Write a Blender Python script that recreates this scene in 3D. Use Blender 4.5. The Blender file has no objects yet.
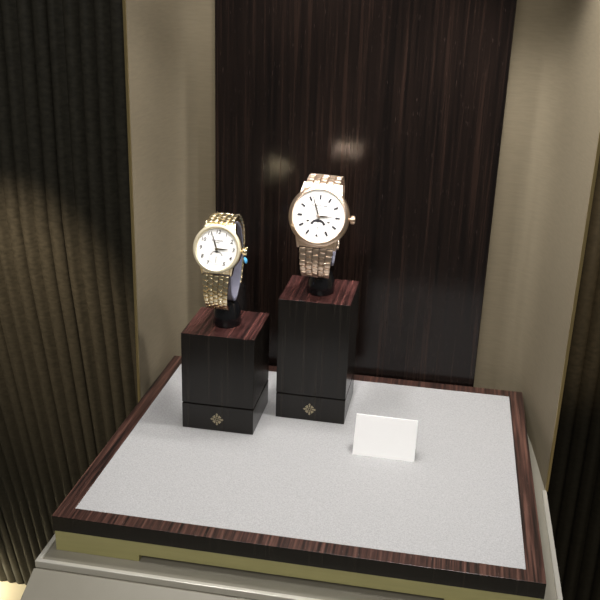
import bpy, bmesh, math, random
from mathutils import Vector, Matrix, noise
random.seed(4)
S = 0.001                                   # everything below is written in millimetres
scene = bpy.context.scene
COL = scene.collection
R = math.radians

# ------------------------------------------------------------------ objects
def empty(name, loc, label=None, cat=None, group=None):
    o = bpy.data.objects.new(name, None); COL.objects.link(o)
    o.empty_display_size = 0.01
    o.location = Vector(loc) * S
    tag(o, label, cat, group)
    return o

def tag(o, label=None, cat=None, group=None, kind=None):
    if label: o['label'] = label
    if cat: o['category'] = cat
    if group: o['group'] = group
    if kind: o['kind'] = kind
    return o

def link(name, bm, mat, parent=None, smooth=None, bevel=0.0, seg=2, recalc=True):
    """bm holds world millimetres; the parent (an unrotated empty) is subtracted"""
    if recalc: bmesh.ops.recalc_face_normals(bm, faces=bm.faces[:])
    off = Vector((0, 0, 0))
    if parent is not None:
        p = parent
        while p is not None:
            off += p.location; p = p.parent
    for v in bm.verts: v.co = v.co * S - off
    me = bpy.data.meshes.new(name); bm.to_mesh(me); bm.free()
    for m in (mat if isinstance(mat, (list, tuple)) else [mat]): me.materials.append(m)
    if smooth is not None:
        for p in me.polygons: p.use_smooth = True
        me.set_sharp_from_angle(angle=R(smooth))
    o = bpy.data.objects.new(name, me); COL.objects.link(o)
    if parent is not None: o.parent = parent
    if bevel > 0:
        b = o.modifiers.new('bevel', 'BEVEL'); b.width = bevel * S; b.segments = seg
        b.limit_method = 'ANGLE'; b.angle_limit = R(35); b.harden_normals = False
    return o

def box(bm, x0, x1, y0, y1, z0, z1, M=None):
    vs = [bm.verts.new((x, y, z)) for z in (z0, z1) for y in (y0, y1) for x in (x0, x1)]
    if M is not None:
        for v in vs: v.co = M @ v.co
    for f in ((0, 2, 3, 1), (4, 5, 7, 6), (0, 1, 5, 4), (2, 6, 7, 3), (0, 4, 6, 2), (1, 3, 7, 5)):
        bm.faces.new([vs[i] for i in f])
    return vs

def hexa(bm, c, M=None):
    vs = [bm.verts.new(M @ Vector(q) if M is not None else q) for q in c]
    for f in ((0, 2, 3, 1), (4, 5, 7, 6), (0, 1, 5, 4), (2, 6, 7, 3), (0, 4, 6, 2), (1, 3, 7, 5)):
        bm.faces.new([vs[i] for i in f])

def prism(bm, poly, h0, h1, M=None):
    """closed 2-D outline (x, y) extruded along z"""
    a = [bm.verts.new((x, y, h0)) for x, y in poly]; b = [bm.verts.new((x, y, h1)) for x, y in poly]
    n = len(poly)
    for i in range(n): bm.faces.new((a[i], a[(i+1) % n], b[(i+1) % n], b[i]))
    bm.faces.new(a[::-1]); bm.faces.new(b)
    if M is not None:
        for v in a + b: v.co = M @ v.co

def extr_x(bm, poly, x0, x1):
    """closed outline (y, z) extruded along x"""
    a = [bm.verts.new((x0, y, z)) for y, z in poly]; b = [bm.verts.new((x1, y, z)) for y, z in poly]
    n = len(poly)
    for i in range(n): bm.faces.new((a[i], a[(i+1) % n], b[(i+1) % n], b[i]))
    bm.faces.new(a[::-1]); bm.faces.new(b)

def lathe(bm, prof, n=96, M=None, closed=False):
    """prof: list of (r, z) turned about z"""
    rings = []
    for r, z in prof:
        if r < 1e-6:
            rings.append([bm.verts.new((0, 0, z))])
        else:
            rings.append([bm.verts.new((r*math.cos(2*math.pi*i/n), r*math.sin(2*math.pi*i/n), z)) for i in range(n)])
    pairs = list(zip(rings, rings[1:])) + ([(rings[-1], rings[0])] if closed else [])
    for A, B in pairs:
        for i in range(n):
            j = (i+1) % n
            if len(A) == 1 and len(B) == 1: continue
            if len(A) == 1: bm.faces.new((A[0], B[i], B[j]))
            elif len(B) == 1: bm.faces.new((A[i], A[j], B[0]))
            else: bm.faces.new((A[i], A[j], B[j], B[i]))
    if M is not None:
        for ring in rings:
            for v in ring: v.co = M @ v.co

# ------------------------------------------------------------------ materials
def new_mat(name):
    m = bpy.data.materials.new(name); m.use_nodes = True
    nt = m.node_tree; nt.nodes.clear()
    out = nt.nodes.new('ShaderNodeOutputMaterial'); b = nt.nodes.new('ShaderNodeBsdfPrincipled')
    nt.links.new(b.outputs[0], out.inputs[0])
    return m, nt, b

def setp(b, **k):
    names = dict(col='Base Color', rough='Roughness', metal='Metallic', spec='Specular IOR Level', coat='Coat Weight',
                 coatr='Coat Roughness', trans='Transmission Weight', ior='IOR', alpha='Alpha', sheen='Sheen Weight')
    for a, v in k.items():
        if a == 'col': v = (*v, 1)
        b.inputs[names[a]].default_value = v

def noise_bump(nt, b, scale, strength, dist=0.0002, mapping=None):
    tc = nt.nodes.new('ShaderNodeTexCoord'); n = nt.nodes.new('ShaderNodeTexNoise'); n.inputs['Scale'].default_value = scale
    n.inputs['Detail'].default_value = 4
    mp = nt.nodes.new('ShaderNodeMapping'); nt.links.new(tc.outputs['Object'], mp.inputs[0]); nt.links.new(mp.outputs[0], n.inputs[0])
    if mapping: mp.inputs['Scale'].default_value = mapping
    bp = nt.nodes.new('ShaderNodeBump'); bp.inputs['Strength'].default_value = strength; bp.inputs['Distance'].default_value = dist
    nt.links.new(n.outputs[0], bp.inputs['Height']); nt.links.new(bp.outputs[0], b.inputs['Normal'])
    return n

def plain(name, col, rough=.5, metal=0., bump=None, var=0.0, **k):
    m, nt, b = new_mat(name); setp(b, col=col, rough=rough, metal=metal, **k)
    n = noise_bump(nt, b, *(bump or (900, .05)))
    if var:
        r = nt.nodes.new('ShaderNodeValToRGB')
        r.color_ramp.elements[0].position = .3; r.color_ramp.elements[1].position = .7
        r.color_ramp.elements[0].color = (*[c*(1-var) for c in col], 1); r.color_ramp.elements[1].color = (*[min(1, c*(1+var)) for c in col], 1)
        nt.links.new(n.outputs[0], r.inputs[0]); nt.links.new(r.outputs[0], b.inputs['Base Color'])
    return m

def ebony(name, dark, mid, light, freq=260., rough=.22, spec=.5, coat=.0, coatr=.1, pores=.0, p0=.36, p1=.56, p2=.74):
    """macassar ebony veneer: streaks along the grain, quick changes across it"""
    m, nt, b = new_mat(name); N = nt.nodes.new; L = nt.links.new
    tc = N('ShaderNodeTexCoord'); sp = N('ShaderNodeSeparateXYZ'); L(tc.outputs['Object'], sp.inputs[0])
    sn = N('ShaderNodeSeparateXYZ'); L(tc.outputs['Normal'], sn.inputs[0])
    ab = N('ShaderNodeMath'); ab.operation = 'ABSOLUTE'; L(sn.outputs[0], ab.inputs[0])
    st = N('ShaderNodeMath'); st.operation = 'GREATER_THAN'; L(ab.outputs[0], st.inputs[0]); st.inputs[1].default_value = .7
    mu = N('ShaderNodeMath'); mu.operation = 'MULTIPLY_ADD'; L(sp.outputs[1], mu.inputs[0]); L(st.outputs[0], mu.inputs[1]); L(sp.outputs[0], mu.inputs[2])
    cb = N('ShaderNodeCombineXYZ'); L(mu.outputs[0], cb.inputs[0]); 
    my = N('ShaderNodeMath'); my.operation = 'MULTIPLY'; my.inputs[1].default_value = .022; L(sp.outputs[1], my.inputs[0]); L(my.outputs[0], cb.inputs[1])
    mz = N('ShaderNodeMath'); mz.operation = 'MULTIPLY'; mz.inputs[1].default_value = .022; L(sp.outputs[2], mz.inputs[0]); L(mz.outputs[0], cb.inputs[2])
    n1 = N('ShaderNodeTexNoise'); n1.inputs['Scale'].default_value = freq; n1.inputs['Detail'].default_value = 5; n1.inputs['Roughness'].default_value = .65
    L(cb.outputs[0], n1.inputs[0])
    r = N('ShaderNodeValToRGB'); e = r.color_ramp.elements
    e[0].position = p0; e[0].color = (*dark, 1); e[1].position = p2; e[1].color = (*light, 1)
    k = e.new(p1); k.color = (*mid, 1)
    L(n1.outputs[0], r.inputs[0])
    last = r.outputs[0]
    if pores > 0:                                          # pale pores in the open grain
        n2 = N('ShaderNodeTexNoise'); n2.inputs['Scale'].default_value = freq*5; n2.inputs['Detail'].default_value = 1
        mp = N('ShaderNodeMapping'); mp.inputs['Scale'].default_value = (1, 4, 4); L(cb.outputs[0], mp.inputs[0]); L(mp.outputs[0], n2.inputs[0])
        gt = N('ShaderNodeMapRange'); gt.inputs['From Min'].default_value = .70; gt.inputs['From Max'].default_value = .78; L(n2.outputs[0], gt.inputs[0])
        mx = N('ShaderNodeMix'); mx.data_type = 'RGBA'; ml = N('ShaderNodeMath'); ml.operation = 'MULTIPLY'; ml.inputs[1].default_value = pores
        L(gt.outputs[0], ml.inputs[0]); L(ml.outputs[0], mx.inputs[0]); L(last, mx.inputs[6]); mx.inputs[7].default_value = (.35, .24, .2, 1)
        last = mx.outputs[2]
    L(last, b.inputs['Base Color'])
    setp(b, rough=rough, spec=spec, coat=coat, coatr=coatr)
    return m

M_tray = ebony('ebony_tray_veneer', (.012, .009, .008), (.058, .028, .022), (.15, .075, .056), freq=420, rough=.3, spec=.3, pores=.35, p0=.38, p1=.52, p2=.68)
M_sideshade = ebony('ebony_veneer_shaded_sides', (.0065, .0055, .0045), (.014, .0115, .0090), (.026, .021, .016), freq=420, rough=.25, spec=.4, p1=.6, p2=.8)  # dark copy of the veneer, with the shade of upright faces in its colour
M_toplit = ebony('ebony_veneer_lit_top', (.012, .007, .007), (.07, .026, .023), (.19, .078, .064), freq=420, rough=.25, spec=.4, p1=.56, p2=.76)  # lighter, redder copy, with lamp light on the block tops in its colour
M_panel = ebony('ebony_panel_veneer', (.0050, .0036, .0032), (.012, .0075, .006), (.028, .0155, .0115), freq=300, rough=.17, spec=.33, pores=.12)

def felt_mat():
    m, nt, b = new_mat('grey_woven_cloth'); N = nt.nodes.new; L = nt.links.new
    tc = N('ShaderNodeTexCoord')
    vals = []
    for sc in ((2200, 700, 300), (700, 2200, 300)):
        mp = N('ShaderNodeMapping'); mp.inputs['Scale'].default_value = sc; L(tc.outputs['Object'], mp.inputs[0])
        n = N('ShaderNodeTexNoise'); n.inputs['Scale'].default_value = 1.0; n.inputs['Detail'].default_value = 3; L(mp.outputs[0], n.inputs[0]); vals.append(n.outputs[0])
    a = N('ShaderNodeMath'); a.operation = 'ADD'; L(vals[0], a.inputs[0]); L(vals[1], a.inputs[1])
    r = N('ShaderNodeValToRGB'); mr = N('ShaderNodeMath'); mr.operation = 'MULTIPLY'; mr.inputs[1].default_value = .5
    L(a.outputs[0], mr.inputs[0]); L(mr.outputs[0], r.inputs[0])
    e = r.color_ramp.elements; e[0].position = .36; e[0].color = (.335, .336, .34, 1); e[1].position = .64; e[1].color = (.48, .480, .484, 1)
    L(r.outputs[0], b.inputs['Base Color']); setp(b, rough=.95, spec=.1, sheen=.1)
    bp = N('ShaderNodeBump'); bp.inputs['Strength'].default_value = .3; bp.inputs['Distance'].default_value = .0002
    L(a.outputs[0], bp.inputs['Height']); L(bp.outputs[0], b.inputs['Normal'])
    return m
M_felt = felt_mat()
M_beige = plain('beige_backdrop_cloth', (.235, .198, .135), rough=.75, var=.05, bump=(1.0, .25, .0003, (90, 90, 700)), spec=.2)
M_plinth = plain('taupe_lacquer', (.265, .250, .205), rough=.45, var=.03, bump=(60, .02))
M_lip = plain('pale_satin_metal', (.62, .60, .54), rough=.3, metal=.35, bump=(300, .02))
M_brass = plain('olive_brass_plate', (.44, .41, .185), rough=.42, metal=.15, var=.05, bump=(1.0, .04, .0002, (20, 400, 400)))
M_gilt = plain('thin_gilt_edge', (.36, .28, .13), rough=.3, metal=.7)
M_card = plain('white_card', (.98, .98, .98), rough=.6)
M_black = plain('black_gloss_plastic', (.008, .008, .009), rough=.15)
M_emblem = plain('pale_gold_inlay', (.36, .31, .20), rough=.4, metal=.3)
M_gold = plain('yellow_gold', (1.0, .86, .58), rough=.2, metal=1.0, bump=(2000, .03))
M_goldsatin = plain('satin_yellow_gold', (1.0, .90, .66), rough=.42, metal=.85)
M_rose = plain('rose_gold', (.86, .67, .52), rough=.3, metal=1.0, bump=(2000, .03))
M_silverdial = plain('cream_white_dial', (.92, .91, .88), rough=.35)
M_ink = plain('dark_dial_print', (.03, .028, .035), rough=.4)
M_hand = plain('dark_gold_hand', (.10, .085, .07), rough=.3, metal=.5)
M_fine = plain('fine_grey_print', (.42, .41, .40), rough=.4)
M_moon = plain('moon_disc_dark', (.035, .033, .038), rough=.3)
M_sticker = plain('blue_sticker', (.10, .42, .75), rough=.3)
m, nt, b = new_mat('frosted_lilac_plastic'); setp(b, col=(.30, .30, .38), rough=.25, trans=.25); noise_bump(nt, b, 300, .03); M_frost = m
M_floor = plain('cream_floor', (.85, .74, .50), rough=.5, var=.03, bump=(30, .02))

def flute_mat(name, c0, c1):
    m, nt, b = new_mat(name); N = nt.nodes.new; L = nt.links.new
    tc = N('ShaderNodeTexCoord'); mp = N('ShaderNodeMapping'); mp.inputs['Scale'].default_value = (120, 120, 260); L(tc.outputs['Object'], mp.inputs[0])
    n = N('ShaderNodeTexNoise'); n.inputs['Scale'].default_value = 1; n.inputs['Detail'].default_value = 5; L(mp.outputs[0], n.inputs[0])
    r = N('ShaderNodeValToRGB'); e = r.color_ramp.elements; e[0].position = .3; e[0].color = (*c0, 1); e[1].position = .7; e[1].color = (*c1, 1)
    L(n.outputs[0], r.inputs[0]); L(r.outputs[0], b.inputs['Base Color']); setp(b, rough=.55, spec=.25)
    return m
M_flute = flute_mat('brown_fluted_cloth', (.024, .023, .018), (.044, .041, .032))
M_flutedark = flute_mat('dark_fluted_cloth', (.009, .008, .005), (.018, .015, .010))

# ------------------------------------------------------------------ measured sizes (mm)
TW, TD, TB, TH = 300.0, 247.3, 11.0, 10.84
ZP = -25.5          # plinth top
ZF = -900.0         # floor

# ------------------------------------------------------------------ setting
bm = bmesh.new(); box(bm, -2600, 2600, -1500, 2400, ZF-20, ZF); tag(link('floor', bm, M_floor), kind='structure')

# beige backdrop with forward-curving wings
def backdrop():
    ctrl = [(-6.2, 178), (-5.2, 200), (-4.0, 222), (-2.4, 242), (0.6, 256), (5.5, 266), (13, 271.5), (23, 273), (60, 273), (150, 273), (240, 273),
            (266, 273), (278, 271.5), (288, 267), (296, 259), (301.5, 247), (305.0, 230), (308.0, 207), (310.8, 175), (313.4, 141)]
    pts = []
    for i in range(len(ctrl)-1):
        p0 = Vector(ctrl[max(i-1, 0)]); p1 = Vector(ctrl[i]); p2 = Vector(ctrl[i+1]); p3 = Vector(ctrl[min(i+2, len(ctrl)-1)])
        for k in range(5):
            t = k/5
            if (p2-p1).length > 30: pts.append(p1.lerp(p2, t)); continue
            pts.append(.5*((2*p1)+(p2-p0)*t+(2*p0-5*p1+4*p2-p3)*t*t+(3*p1-p0-3*p2+p3)*t**3))
    pts.append(Vector(ctrl[-1]))
    outer = []
    for i, q in enumerate(pts):
        d = (pts[min(i+1, len(pts)-1)] - pts[max(i-1, 0)]).normalized()
        outer.append(q + Vector((-d.y, d.x))*1.8)
    bm = bmesh.new(); prism(bm, [tuple(q) for q in pts] + [tuple(q) for q in outer[::-1]], ZP, 460)
    tag(link('wall_back', bm, M_beige, smooth=40), kind='structure')
    for n, (q, o) in enumerate(((pts[0], outer[0]), (pts[-1], outer[-1]))):
        bm = bmesh.new(); xs = sorted((q.x, o.x)); ym = q.y
        box(bm, xs[0]-.15, xs[1]+.15, ym-1.8, ym-.15, ZP, 460)
        tag(link('trim_%d' % (n+1), bm, M_gilt, bevel=.3), kind='structure')
backdrop()

# fluted walls beyond the case
def flutes(name, path, n, pitch, depth, mat):
    """n half-round flutes side by side along x, running up through the path's points"""
    bm = bmesh.new(); K = 10; prof = []
    for i in range(n):
        w = pitch*(1+.10*math.sin(i*2.3)+.06*math.sin(i*5.1))
        for k in range(K):
            t = k/K
            prof.append((i*pitch + t*w*.98, depth*(abs(math.sin(math.pi*t))**.75)))
    prof.append((n*pitch, 0)); prof.sort()
    F = [[bm.verts.new((p[0]+a, p[1]-d, p[2])) for a, d in prof] for p in path]
    B = [[bm.verts.new((p[0]+a, p[1]+12, p[2])) for a, d in prof] for p in path]
    m = len(prof)
    for r in range(len(path)-1):
        for i in range(m-1):
            bm.faces.new((F[r][i], F[r][i+1], F[r+1][i+1], F[r+1][i])); bm.faces.new((B[r][i+1], B[r][i], B[r+1][i], B[r+1][i+1]))
        for i in (0, m-1): bm.faces.new((F[r][i], B[r][i], B[r+1][i], F[r+1][i]))
    for i in range(m-1):
        for r in (0, -1): bm.faces.new((F[r][i], B[r][i], B[r][i+1], F[r][i+1]))
    return tag(link(name, bm, mat, smooth=50), kind='structure')
flutes('wall_left', [(-1180, 957, ZF), (-1100, 690, -300), (-1083, 632, -165), (-1073, 594, -70), (-1069, 575, 10), (-1068, 570, 90), (-1068, 570, 620)], 66, 19.0, 7, M_flute)
flutes('wall_right', [(335, 640, ZF), (335, 640, 600)], 30, 20, 6, M_flutedark)

# ------------------------------------------------------------------ plinth
pl = empty('display_plinth', (154, 100, ZF), 'taupe plinth with sloping front apron carrying the wood-framed tray', 'plinth')
bm = bmesh.new()
extr_x(bm, [(-16.5, -27.6), (-110, -69.2), (-110, ZF), (300, ZF), (300, -29), (-12.2, -29), (-16.5, -29)], -6.0, 314.0)
link('body', bm, M_plinth, pl, bevel=.5)
bm = bmesh.new(); box(bm, -5.4, 313.4, -13.4, 299, -28.9, ZP); link('top', bm, M_plinth, pl)
def lip():
    w, z1 = 3.2, -24.1
    bm = bmesh.new()
    x0, x1, y0, y1 = -6.2, 314.2, -14.4, 299
    for a, bb in (((x0, y0), (x1, y0+w)), ((x0, y0+w), (x0+w, 177)), ((x1-w, y0+w), (x1, 141))):
        if a[0] == x1-w: box(bm, a[0], bb[0], a[1], 139, -28.8, z1)
        else: box(bm, a[0], bb[0], a[1], min(bb[1], 175), -28.8, z1)
    link('rim', bm, M_lip, pl, bevel=.5, seg=2)
lip()

# ------------------------------------------------------------------ brass plate and tray
bp_ = empty('brass_plate', (150, 120, ZP), 'olive brass support plate with stepped feet, sandwiched under the wooden tray', 'plate')
bm = bmesh.new()
outl = [(1.2, ZP+.02), (56, ZP+.02), (56, -20.8), (244, -20.8), (244, ZP+.02), (298.6, ZP+.02), (298.6, -TH-.02), (1.2, -TH-.02)]
a = [bm.verts.new((x, .6, z)) for x, z in outl]; b_ = [bm.verts.new((x, TD-1, z)) for x, z in outl]
for i in range(8): bm.faces.new((a[i], a[(i+1) % 8], b_[(i+1) % 8], b_[i]))
bm.faces.new(a); bm.faces.new(b_[::-1])
link('plate', bm, M_brass, bp_, bevel=.25)

ty = empty('display_tray', (150, 120, -TH), 'wide tray of dark striped wood with a grey cloth inlay, holding both blocks', 'tray')
def frame():
    bm = bmesh.new(); X0, X1, Y0, Y1 = 0, TW, 0, TD
    o = [(X0, Y0), (X1, Y0), (X1, Y1), (X0, Y1)]; i_ = [(X0+TB, Y0+TB), (X1-TB, Y0+TB), (X1-TB, Y1-TB), (X0+TB, Y1-TB)]
    V = {}
    for nme, pl_, z in (('ot', o, 0), ('ob', o, -TH), ('it', i_, 0), ('ib', i_, -TH)):
        V[nme] = [bm.verts.new((x, y, z)) for x, y in pl_]
    for k in range(4):
        j = (k+1) % 4
        bm.faces.new((V['ot'][k], V['ot'][j], V['it'][j], V['it'][k]))
        bm.faces.new((V['ob'][k], V['ib'][k], V['ib'][j], V['ob'][j]))
        bm.faces.new((V['ob'][k], V['ob'][j], V['ot'][j], V['ot'][k]))
        bm.faces.new((V['it'][k], V['it'][j], V['ib'][j], V['ib'][k]))
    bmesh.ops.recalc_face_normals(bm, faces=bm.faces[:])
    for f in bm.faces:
        if abs(f.normal.z) < .5: f.material_index = 1  # rail sides take the dark copy: their shade is painted in
    link('frame', bm, [M_tray, M_sideshade], ty, bevel=.4, seg=2)
frame()
bm = bmesh.new(); box(bm, TB-.05, TW-TB+.05, TB-.05, TD-TB+.05, -TH, -.15); link('cloth_inlay', bm, M_felt, ty)

# ------------------------------------------------------------------ dark veneered panel
pn = bmesh.new(); box(pn, 37.2, 260.4, 250, 272.8, ZP+.05, 460)
tag(link('backdrop_panel', pn, M_panel, bevel=.6), 'tall glossy dark striped wood panel standing upright behind the tray', 'panel')

# ------------------------------------------------------------------ blocks
def fleur(bm, cx, cz, y0, y1, sc):
    """cross of four lily arms, laid flat on a face that looks along -y"""
    def poly(pts, ang):
        c, s = math.cos(ang), math.sin(ang)
        q = [(cx + sc*(x*c - z*s), cz + sc*(x*s + z*c)) for x, z in pts]
        a = [bm.verts.new((x, y0, z)) for x, z in q]; b = [bm.verts.new((x, y1, z)) for x, z in q]
        n = len(q)
        for i in range(n): bm.faces.new((a[i], a[(i+1) % n], b[(i+1) % n], b[i]))
        bm.faces.new(a); bm.faces.new(b[::-1])
    for k in range(4):
        A = k*math.pi/2
        poly([(0, .30), (.13, .50), (.10, .68), (.18, .80), (0, 1.02), (-.18, .80), (-.10, .68), (-.13, .50)], A)      # middle petal
        for s in (-1, 1):
            poly([(s*.16, .30), (s*.24, .44), (s*.24, .60), (s*.38, .68), (s*.50, .58), (s*.46, .42), (s*.34, .34)], A)    # side petals
            poly([(s*.03, .10), (s*.15, .16), (s*.10, .27), (s*.03, .25)], A)
        poly([(.20, .20), (.32, .20), (.32, .32), (.20, .32)], A)

def block(x, y, w, d, h, ang, label):
    root = empty('display_block', (x+w/2, y+d/2, 0), label, 'display block', 'wooden watch blocks on the tray')
    g = 20.6
    bm = bmesh.new(); box(bm, x, x+w, y, y+d, -.14, g-.5); link('base', bm, M_sideshade, root, bevel=.35, seg=2)
    bm = bmesh.new(); box(bm, x+1.2, x+w-1.2, y+1.2, y+d-1.2, g-.6, g+.6); link('shadow_gap', bm, M_black, root)
    bm = bmesh.new(); box(bm, x, x+w, y, y+d, g+.5, h)
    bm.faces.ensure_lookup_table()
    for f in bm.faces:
        if f.calc_center_median().z > h-.1: f.material_index = 1  # top face takes the copy with the light painted in
    link('body', bm, [M_sideshade, M_toplit], root, bevel=.35, seg=2)
    bm = bmesh.new(); fleur(bm, x+w*.492, g*.46, y-.18, y+.1, 4.9); e = link('emblem', bm, M_emblem, root); e['label'] = 'small pale gold cross emblem of four lily arms'
    root.rotation_euler.z = ang
    return root
LB = (45.2, 126.7, 53.9, 53.4, 76.1)
RB = (109.8, 158.3, 53.2, 54.6, 96.8)
block(*LB, 0.0, 'shorter dark wooden block on the left, carrying the yellow gold watch')
block(*RB, R(-.4), 'taller dark wooden block on the right, carrying the rose gold watch')

# ------------------------------------------------------------------ watches
def catmull(ctrl, n=14):
    pts = []
    for i in range(len(ctrl)-1):
        p0 = Vector(ctrl[max(i-1, 0)]); p1 = Vector(ctrl[i]); p2 = Vector(ctrl[i+1]); p3 = Vector(ctrl[min(i+2, len(ctrl)-1)])
        for k in range(n):
            t = k/n
            pts.append(.5*((2*p1)+(p2-p0)*t+(2*p0-5*p1+4*p2-p3)*t*t+(3*p1-p0-3*p2+p3)*t**3))
    pts.append(Vector(ctrl[-1])); return pts

def sampler(pts):
    L = [0]
    for a, b in zip(pts, pts[1:]): L.append(L[-1] + (b-a).length)
    def f(s):
        s = max(0, min(L[-1]-1e-6, s))
        for i in range(len(L)-1):
            if L[i+1] >= s: break
        t = (s-L[i])/max(1e-9, L[i+1]-L[i]); p = pts[i].lerp(pts[i+1], t)
        a = pts[max(0, i-2)]; b = pts[min(len(pts)-1, i+3)]; d = (b-a).normalized()
        return p, d
    return f, L[-1]

def pill(wx, ly, th, bev, seg=2):
    bm = bmesh.new(); bmesh.ops.create_cube(bm, size=1)
    for v in bm.verts: v.co = Vector((v.co.x*wx, v.co.y*ly, v.co.z*th))
    bmesh.ops.bevel(bm, geom=bm.edges[:], offset=bev, segments=seg, profile=.5, affect='EDGES')
    vs = [v.co.copy() for v in bm.verts]; bm.verts.index_update(); fs = [[v.index for v in f.verts] for f in bm.faces]; bm.free()
    return vs, fs

def stamp(bm, tpl, M):
    vs, fs = tpl; nv = [bm.verts.new(M @ v) for v in vs]
    for f in fs: bm.faces.new([nv[i] for i in f])

def band(bm, xc, ctrl, out_sign, hw0, hw1, pitch, cols, th, cup=1.0, start=0.0):
    """links laid along a (y, z) path; odd columns are shifted by half a link"""
    f, L = sampler(catmull(ctrl)); rows = int((L-start)/pitch)
    tot = rows*pitch
    for j in range(cols):
        sh = pitch/2 if j % 2 else 0
        for i in range(rows + (0 if j % 2 else 1)):
            s = start + i*pitch + sh
            if i == rows: s = start + tot - pitch*.25
            p, d = f(s)
            hw = hw0 + (hw1-hw0)*min(1, s/L)
            cw = 2*hw/cols
            x = -hw + (j+.5)*cw
            nrm = Vector((d.y, -d.x))*out_sign                # outward in (y, z)
            if i == rows: ln = pitch*.48
            else: ln = pitch*.93
            tpl = pill(cw*.94, ln, th, min(th, cw, ln)*.16)
            Y = Vector((0, d.x, d.y)); Z = Vector((0, nrm.x, nrm.y)); X = Y.cross(Z)
            M = Matrix(((X.x, Y.x, Z.x, xc + x), (X.y, Y.y, Z.y, p.x), (X.z, Y.z, Z.z, p.y), (0, 0, 0, 1)))
            stamp(bm, tpl, M)
        if j % 2:                                             # half link that closes the row at the lug
            p, d = f(max(0, start-pitch*.25)); nrm = Vector((d.y, -d.x))*out_sign
            Y = Vector((0, d.x, d.y)); Z = Vector((0, nrm.x, nrm.y)); X = Y.cross(Z); cw = 2*hw0/cols
            M = Matrix(((X.x, Y.x, Z.x, xc - hw0 + (j+.5)*cw), (X.y, Y.y, Z.y, p.x), (X.z, Y.z, Z.z, p.y), (0, 0, 0, 1)))
            stamp(bm, pill(cw*.94, pitch*.48, th, .25), M)

def ring_band(bm, xc, closed_ctrl, hw, th):
    P = catmull(closed_ctrl + [closed_ctrl[0]], 10)[:-1]
    n = len(P); c = sum(P, Vector((0, 0)))/n
    rows = []
    for i in range(n):
        d = (P[(i+1) % n]-P[i-1]).normalized(); nn = Vector((d.y, -d.x))
        if nn.dot(P[i]-c) < 0: nn = -nn
        q = P[i]-nn*th
        rows.append([bm.verts.new((xc+sx*hw, a.x, a.y)) for a in (P[i], q) for sx in (-1, 1)])
    for i in range(n):
        A, B = rows[i], rows[(i+1) % n]
        for u, v in ((0, 1), (1, 3), (3, 2), (2, 0)): bm.faces.new((A[u], A[v], B[v], B[u]))

def text_bm(s, size, depth=.12, italic=0.0):
    cu = bpy.data.curves.new('t', 'FONT'); cu.body = s; cu.size = size; cu.extrude = depth/2; cu.align_x = 'CENTER'; cu.align_y = 'CENTER'; cu.shear = italic; cu.resolution_u = 3; cu.offset = .012*size
    o = bpy.data.objects.new('t', cu); COL.objects.link(o)
    dg = bpy.context.evaluated_depsgraph_get(); me = bpy.data.meshes.new_from_object(o.evaluated_get(dg))
    bm = bmesh.new(); bm.from_mesh(me)
    bpy.data.objects.remove(o); bpy.data.curves.remove(cu); bpy.data.meshes.remove(me)
    return bm

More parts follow.
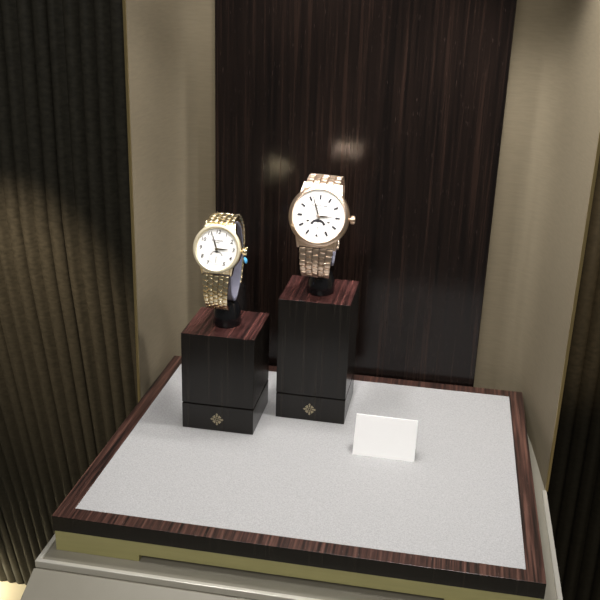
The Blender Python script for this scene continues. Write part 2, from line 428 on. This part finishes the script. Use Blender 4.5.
def watch(label, C, tilt, Rc, metal, style, top_path, bot_path, hw_t, hw_b, pitch, cols, zbase, lug):
    C = Vector(C); t = R(tilt)
    M = Matrix(((1, 0, 0, C.x), (0, math.sin(t), -math.cos(t), C.y), (0, math.cos(t), math.sin(t), C.z), (0, 0, 0, 1)))
    rose = style == 'baton'
    root = empty('wristwatch', (C.x, C.y, zbase), label, 'wristwatch', 'gold wristwatches on display stands')
    Rd = Rc*.845 if rose else Rc*.825
    # case with four lugs and end links
    bm = bmesh.new()
    lathe(bm, [(0, -8.2), (Rc*.80, -8.2), (Rc*.93, -7.0), (Rc*.99, -5.0), (Rc, -2.8), (Rc*.97, -.9), (Rc*.90, -.3), (0, -.3)], M=M)
    for sx in (-1, 1):
        for sy in (-1, 1):
            x0, x1 = sx*(hw_t[0]+.1), sx*(hw_t[0]+(2.0 if rose else 1.5))
            ya, yb = sy*Rc*.62, sy*(lug+.5)
            hexa(bm, [(x0, ya, -6.6), (x1+sx*1.2, ya, -6.6), (x0, yb, -8.0), (x1-sx*.4, yb, -8.0),
                      (x0, ya, .1), (x1+sx*1.2, ya, -.3), (x0, yb, -4.2), (x1-sx*.4, yb, -4.4)], M)
    for sy in (-1, 1):
        hexa(bm, [(-hw_t[0], sy*Rc*.7, -6.5), (hw_t[0], sy*Rc*.7, -6.5), (-hw_t[0], sy*(lug-.6), -7.2), (hw_t[0], sy*(lug-.6), -7.2),
                  (-hw_t[0], sy*Rc*.7, -.6), (hw_t[0], sy*Rc*.7, -.6), (-hw_t[0], sy*(lug-.6), -3.6), (hw_t[0], sy*(lug-.6), -3.6)], M)
    link('case', bm, metal, root, smooth=35, bevel=.35, seg=2)
    # bezel ring
    bm = bmesh.new()
    if rose: pr = [(Rd, -.4), (Rd, .55), (Rd+.5, 1.15), (Rc*.955, .55), (Rc*.985, -.5), (Rc*.985, -1.0), (Rd, -1.0)]
    else: pr = [(Rd, -.5), (Rd, .5), (Rd+.45, 1.35), (Rd+1.1, 1.6), (Rc*.975, 1.1), (Rc*.995, .1), (Rc*.99, -1.0), (Rd, -1.0)]
    lathe(bm, pr, M=M, closed=True, n=128); link('bezel', bm, metal if rose else M_goldsatin, root, smooth=50)
    # dial
    bm = bmesh.new(); lathe(bm, [(0, -.5), (Rd+.1, -.5), (Rd+.1, .0), (0, .0)], M=M, n=96)
    dial = link('dial', bm, M_silverdial, root, smooth=30)
    T = lambda x, y, z=0., a=0.: M @ Matrix.Translation((x, y, z)) @ Matrix.Rotation(a, 4, 'Z')
    for k in range(12):
        a = -k*math.pi/6; dx, dy = -math.sin(a), math.cos(a)
        if k == 6 and not rose: continue
        if rose:
            r0 = Rd*.73; ln = 1.6 if k != 6 else .6
            bm = bmesh.new(); box(bm, -.58, .58, -ln, ln, .02, .35, T(dx*r0, dy*r0, 0, a))
            link('hour_marker', bm, M_ink, dial)
        else:
            r0 = Rd*.82
            bm = text_bm(str(12 if k == 0 else k), 3.7, .12, .15)
            for v in bm.verts: v.co = T(dx*r0, dy*r0, .08) @ v.co
            link('hour_numeral', bm, M_ink, dial)
    # words below twelve
    for s, yy, sz in (('PATEK PHILIPPE', Rd*.40, 1.25), ('GENEVE', Rd*.31, .95)):
        bm = text_bm(s, sz*(1.25 if rose else .9), .08)
        for v in bm.verts: v.co = T(0, yy, .06) @ v.co
        link('lettering', bm, M_ink, dial)
    # lower moon subdial: ring, dark moon aperture and pointer
    cy = -Rd*.42; rs = Rd*.34
    bm = bmesh.new(); lathe(bm, [(rs, .02), (rs, .10), (rs-.14, .10), (rs-.14, .02)], M=T(0, cy), closed=True, n=48); link('subdial_ring', bm, M_fine, dial)
    bm = bmesh.new(); n = 18; o = []; i_ = []
    for k in range(n+1):
        a = R(22)+(R(136))*k/n
        o.append((rs*.92*math.cos(a), rs*.92*math.sin(a)))
        w = rs*(.52 + .16*abs(math.sin((a-math.pi/2)*2)))
        i_.append((w*math.cos(a), w*math.sin(a)))
    if rose: prism(bm, o + i_[::-1], .02, .12, T(0, cy))
    else: prism(bm, [(x, y) for x, y in o] + [(x*1.3, y*1.3) for x, y in i_[::-1]], .02, .12, T(0, cy))
    link('moon_aperture', bm, M_moon, dial)
    bm = bmesh.new(); prism(bm, [(-.16, -.8), (.16, -.8), (.10, rs*.75), (-.10, rs*.75)], .16, .26, T(0, cy, 0, R(180))); link('subdial_hand', bm, M_hand, dial)
    for sx in (-1, 1):
        bm = bmesh.new(); box(bm, -.9, .9, -.55, .55, .02, .1, T(sx*Rd*.40, -Rd*.20)); link('date_window', bm, M_hand if rose else M_ink, dial) if rose else bm.free()
    # hands: hour to three, minute to just before the hour
    def hand(name, ln, w, ang, z):
        bm = bmesh.new()
        pts = [(-w*.35, -ln*.16), (w*.35, -ln*.16), (w*.35, 0), (w*.9, ln*.14), (w*.7, ln*.45), (w*.18, ln*.92), (0, ln), (-w*.18, ln*.92), (-w*.7, ln*.45), (-w*.9, ln*.14), (-w*.35, 0)]
        prism(bm, pts, z, z+.22, T(0, 0, 0, ang)); link(name, bm, M_hand, root, recalc=True)
    hand('hour_hand', Rd*.58, .75, R(-88), .45)
    hand('minute_hand', Rd*.90, .62, R(21), .75)
    bm = bmesh.new(); lathe(bm, [(0, .3), (1.0, .3), (1.0, 1.1), (0, 1.15)], n=24, M=M); link('hand_hub', bm, metal, root)
    # crown at three o'clock
    bm = bmesh.new(); n = 24
    Mc = M @ Matrix.Translation((Rc-.6, 0, -3.6)) @ Matrix.Rotation(R(90), 4, 'Y')
    prof = [(0, 0), (1.2, 0), (1.2, 1.0), (2.5, 1.2), (2.8, 1.8), (2.8, 3.6), (2.3, 4.3), (0, 4.5)]
    lathe(bm, prof, n=32, M=Mc)
    for k in range(16):
        a = 2*math.pi*k/16; box(bm, 2.7, 3.0, -.22, .22, 1.6, 3.7, Mc @ Matrix.Rotation(a, 4, 'Z'))
    link('crown', bm, metal, root, smooth=40)
    # bracelet, upper and lower length
    bm = bmesh.new()
    band(bm, C.x, top_path, -1, hw_t[0], hw_t[1], pitch, cols, 2.3 if rose else 2.2, start=pitch*.3)
    link('bracelet_strap', bm, metal, root, smooth=45)
    bm = bmesh.new()
    band(bm, C.x, bot_path, 1, hw_b[0], hw_b[1], pitch, cols, 2.3 if rose else 2.2, start=pitch*.3)
    link('bracelet_strap', bm, metal, root, smooth=45)
    roll = R(2.0 if rose else 1.0); root.rotation_euler.y = roll
    root.location.x -= math.sin(roll)*(C.z-zbase)*S
    return root, M

CL = (70.9, 131, 140); CR = (137.0, 158, 161.4)
topL = [(139.8, 156.2), (149, 158.0), (159, 157.0), (168.5, 151), (175.3, 142), (177, 130), (174, 115), (167, 99)]
botL = [(130.3, 120.2), (129.3, 109), (132, 99), (139, 92.6)]
topR = [(168.5, 181.5), (178, 183.8), (190, 182.6), (201, 175.5), (207, 164), (208.5, 150), (204, 135), (197.5, 123)]
botR = [(158, 137), (157.6, 128), (160, 119.5), (166, 113.5)]
wl, ML = watch('yellow gold wristwatch with white numeral dial on the shorter block', CL, 15, 17.2, M_gold, 'numerals',
               topL, botL, (9.6, 9.4), (9.6, 7.6), 4.1, 5, 91, 18.0)
wr, MR = watch('larger rose gold wristwatch with white baton dial on the taller block', CR, 15, 21.7, M_rose, 'baton',
               topR, botR, (12.2, 11.4), (12.2, 9.8), 4.6, 5, 111, 22.8)
# small blue sticker on the back of the left bracelet
bm = bmesh.new()
lathe(bm, [(0, -1.2), (1.6, -1.0), (2.5, 0), (1.6, 1.0), (0, 1.2)], n=20, M=Matrix.Translation((80.6, 174, 119)) @ Matrix.Rotation(R(70), 4, 'Y'))
s = link('sticker', bm, M_sticker, wl, smooth=60); s['label'] = 'small round bright blue sticker'

# ------------------------------------------------------------------ watch stands
def inset(ctrl, d):
    P = [Vector(q) for q in ctrl]; c = sum(P, Vector((0, 0)))/len(P); out = []
    n = len(P)
    for i in range(n):
        t = (P[(i+1) % n]-P[i-1]).normalized(); nn = Vector((t.y, -t.x))
        if nn.dot(P[i]-c) < 0: nn = -nn
        out.append(P[i]-nn*d)
    return out

def stand(xc, yc, z0, z1, loop, hw, label, bw):
    root = empty('watch_stand', (xc, yc, z0), label, 'watch stand', 'black watch stands on the blocks')
    bm = bmesh.new()
    prof = [(0, 0), (bw, 0), (bw+.4, .8), (bw*.98, (z1-z0)*.50), (bw*.82, (z1-z0)*.80), (bw*.55, z1-z0), (0, z1-z0)]
    lathe(bm, prof, n=40, M=Matrix.Translation((xc, yc, z0)) @ Matrix.Diagonal((1, 1.15, 1, 1)))
    link('foot', bm, M_black, root, smooth=40)
    bm = bmesh.new(); ring_band(bm, xc, loop, hw, 1.6); link('cuff', bm, M_frost, root, smooth=60)
    return root
loopL = inset([(136, 120), (138, 103), (151, 93), (165, 99), (173, 115), (176, 130), (173.5, 141), (167.5, 149.5), (159, 155), (149, 156), (143, 150), (138, 138)], 2.2)
loopR = inset([(167, 138), (168, 125), (181, 115.5), (196, 121.5), (203, 135), (206, 150), (205.0, 163), (199.5, 173), (189, 180.5), (179, 181.5), (172.5, 173), (168, 156)], 2.6)
stand(72.5, 154, 76.1, 95.5, loopL, 6.6, 'black watch stand with frosted cuff on the shorter block, inside the yellow gold watch', 10)
stand(137.2, 183, 96.8, 115, loopR, 8.6, 'black watch stand with frosted cuff on the taller block, inside the rose gold watch', 10)

# ------------------------------------------------------------------ tent card
cd = empty('blank_card', (196, 122, 0), 'blank white folded card standing on the grey cloth right of the blocks', 'card')
bm = bmesh.new()
hexa(bm, [(174.2, 116.4, -.1), (218.3, 115.8, -.1), (174.2, 117.0, -.1), (218.3, 116.4, -.1),
          (174.9, 124.2, 28.3), (218.4, 123.6, 28.3), (174.9, 124.7, 28.2), (218.4, 124.1, 28.2)])
link('front_leaf', bm, M_card, cd)
bm = bmesh.new()
hexa(bm, [(174.6, 134.2, -.1), (218.4, 133.6, -.1), (174.6, 134.8, -.1), (218.4, 134.2, -.1),
          (174.9, 124.5, 28.3), (218.4, 123.9, 28.3), (174.9, 125.1, 28.3), (218.4, 124.5, 28.3)])
link('rear_leaf', bm, M_card, cd)

# ------------------------------------------------------------------ lights
def spot(name, loc, target, watts, size_deg, radius, color, blend=.4):
    l = bpy.data.lights.new(name, 'SPOT'); l.energy = watts; l.spot_size = R(size_deg); l.spot_blend = blend; l.shadow_soft_size = radius*S; l.color = color
    o = bpy.data.objects.new(name, l); COL.objects.link(o); o.location = Vector(loc)*S
    o.rotation_euler = (Vector(target)-Vector(loc)).to_track_quat('-Z', 'Y').to_euler(); return o
def area(name, loc, target, watts, sx, sy, color):
    l = bpy.data.lights.new(name, 'AREA'); l.energy = watts; l.shape = 'RECTANGLE'; l.size = sx*S; l.size_y = sy*S; l.color = color
    o = bpy.data.objects.new(name, l); COL.objects.link(o); o.location = Vector(loc)*S
    o.rotation_euler = (Vector(target)-Vector(loc)).to_track_quat('-Z', 'Y').to_euler(); return o
W = (1.0, .965, .94)
spot('case_lamp_left', (60, 175, 452), (70, 130, 0), 1.2, 95, 12, W)
spot('case_lamp_middle', (160, 175, 452), (150, 115, 0), 1.8, 95, 12, W)
spot('case_lamp_right', (255, 130, 452), (240, 85, 0), 3.4, 95, 12, W)
spot('front_fill_left', (5, -20, 452), (215, 110, 30), 1.15, 62, 14, W)  # added fill from the front corner, lifts the backdrop wings
spot('front_fill_right', (295, -20, 452), (85, 110, 30), 1.15, 62, 14, W)  # added fill, mirror of the left one
spot('watch_lamp_left', (90, 70, 452), (73, 146, 150), 4.5, 11, 12, W, .5)
spot('watch_lamp_right', (150, 90, 452), (137, 172, 172), 5.5, 12, 12, W, .5)
area('shop_ceiling_light', (200, -1500, 1500), (150, 100, 0), 14, 1200, 600, (1, .95, .88))
spot('floor_fill', (-690, 885, -830), (-590, 935, -900), 1.2, 80, 8, (1, .93, .76), .6)  # added low fill, unseen at the left, brightens the floor strip
spot('left_wall_lamp', (-340, 60, 250), (-325, 620, -140), 30, 33, 10, (1, .76, .50), .9)
spot('right_wall_lamp', (480, 250, 350), (420, 640, 30), 24, 34, 10, (1, .78, .52), .5)

w = bpy.data.worlds.new('w'); scene.world = w; w.use_nodes = True
w.node_tree.nodes['Background'].inputs[0].default_value = (1.0, .97, .90, 1); w.node_tree.nodes['Background'].inputs[1].default_value = .075

# ------------------------------------------------------------------ camera
cam = bpy.data.cameras.new('camera'); co = bpy.data.objects.new('camera', cam); COL.objects.link(co); scene.camera = co
F = 877.2; cam.sensor_width = 36; cam.sensor_height = 36; cam.sensor_fit = 'HORIZONTAL'; cam.lens = F/600*36; cam.clip_start = .01; cam.clip_end = 20
a_, b2, c_ = 0.165651, 0.364014, 0.033322
def cam_axes(a, b, c):
    r = Vector((math.cos(a), math.sin(a), 0)); f = Vector((-math.sin(a)*math.cos(b), math.cos(a)*math.cos(b), -math.sin(b)))
    u = r.cross(f); r2 = r*math.cos(c)+u*math.sin(c); u2 = u*math.cos(c)-r*math.sin(c); return r2, u2, f
r2, u2, f2 = cam_axes(a_, b2, c_)
mw = Matrix.Identity(4)
for i in range(3): mw[i][0] = r2[i]; mw[i][1] = u2[i]; mw[i][2] = -f2[i]
mw.translation = Vector((223.962, -429.344, 324.517))*S
co.matrix_world = mw

scene.view_settings.view_transform = 'Standard'; scene.view_settings.look = 'None'; scene.view_settings.gamma = 1; scene.view_settings.use_curve_mapping = False
scene.view_settings.exposure = 0.3
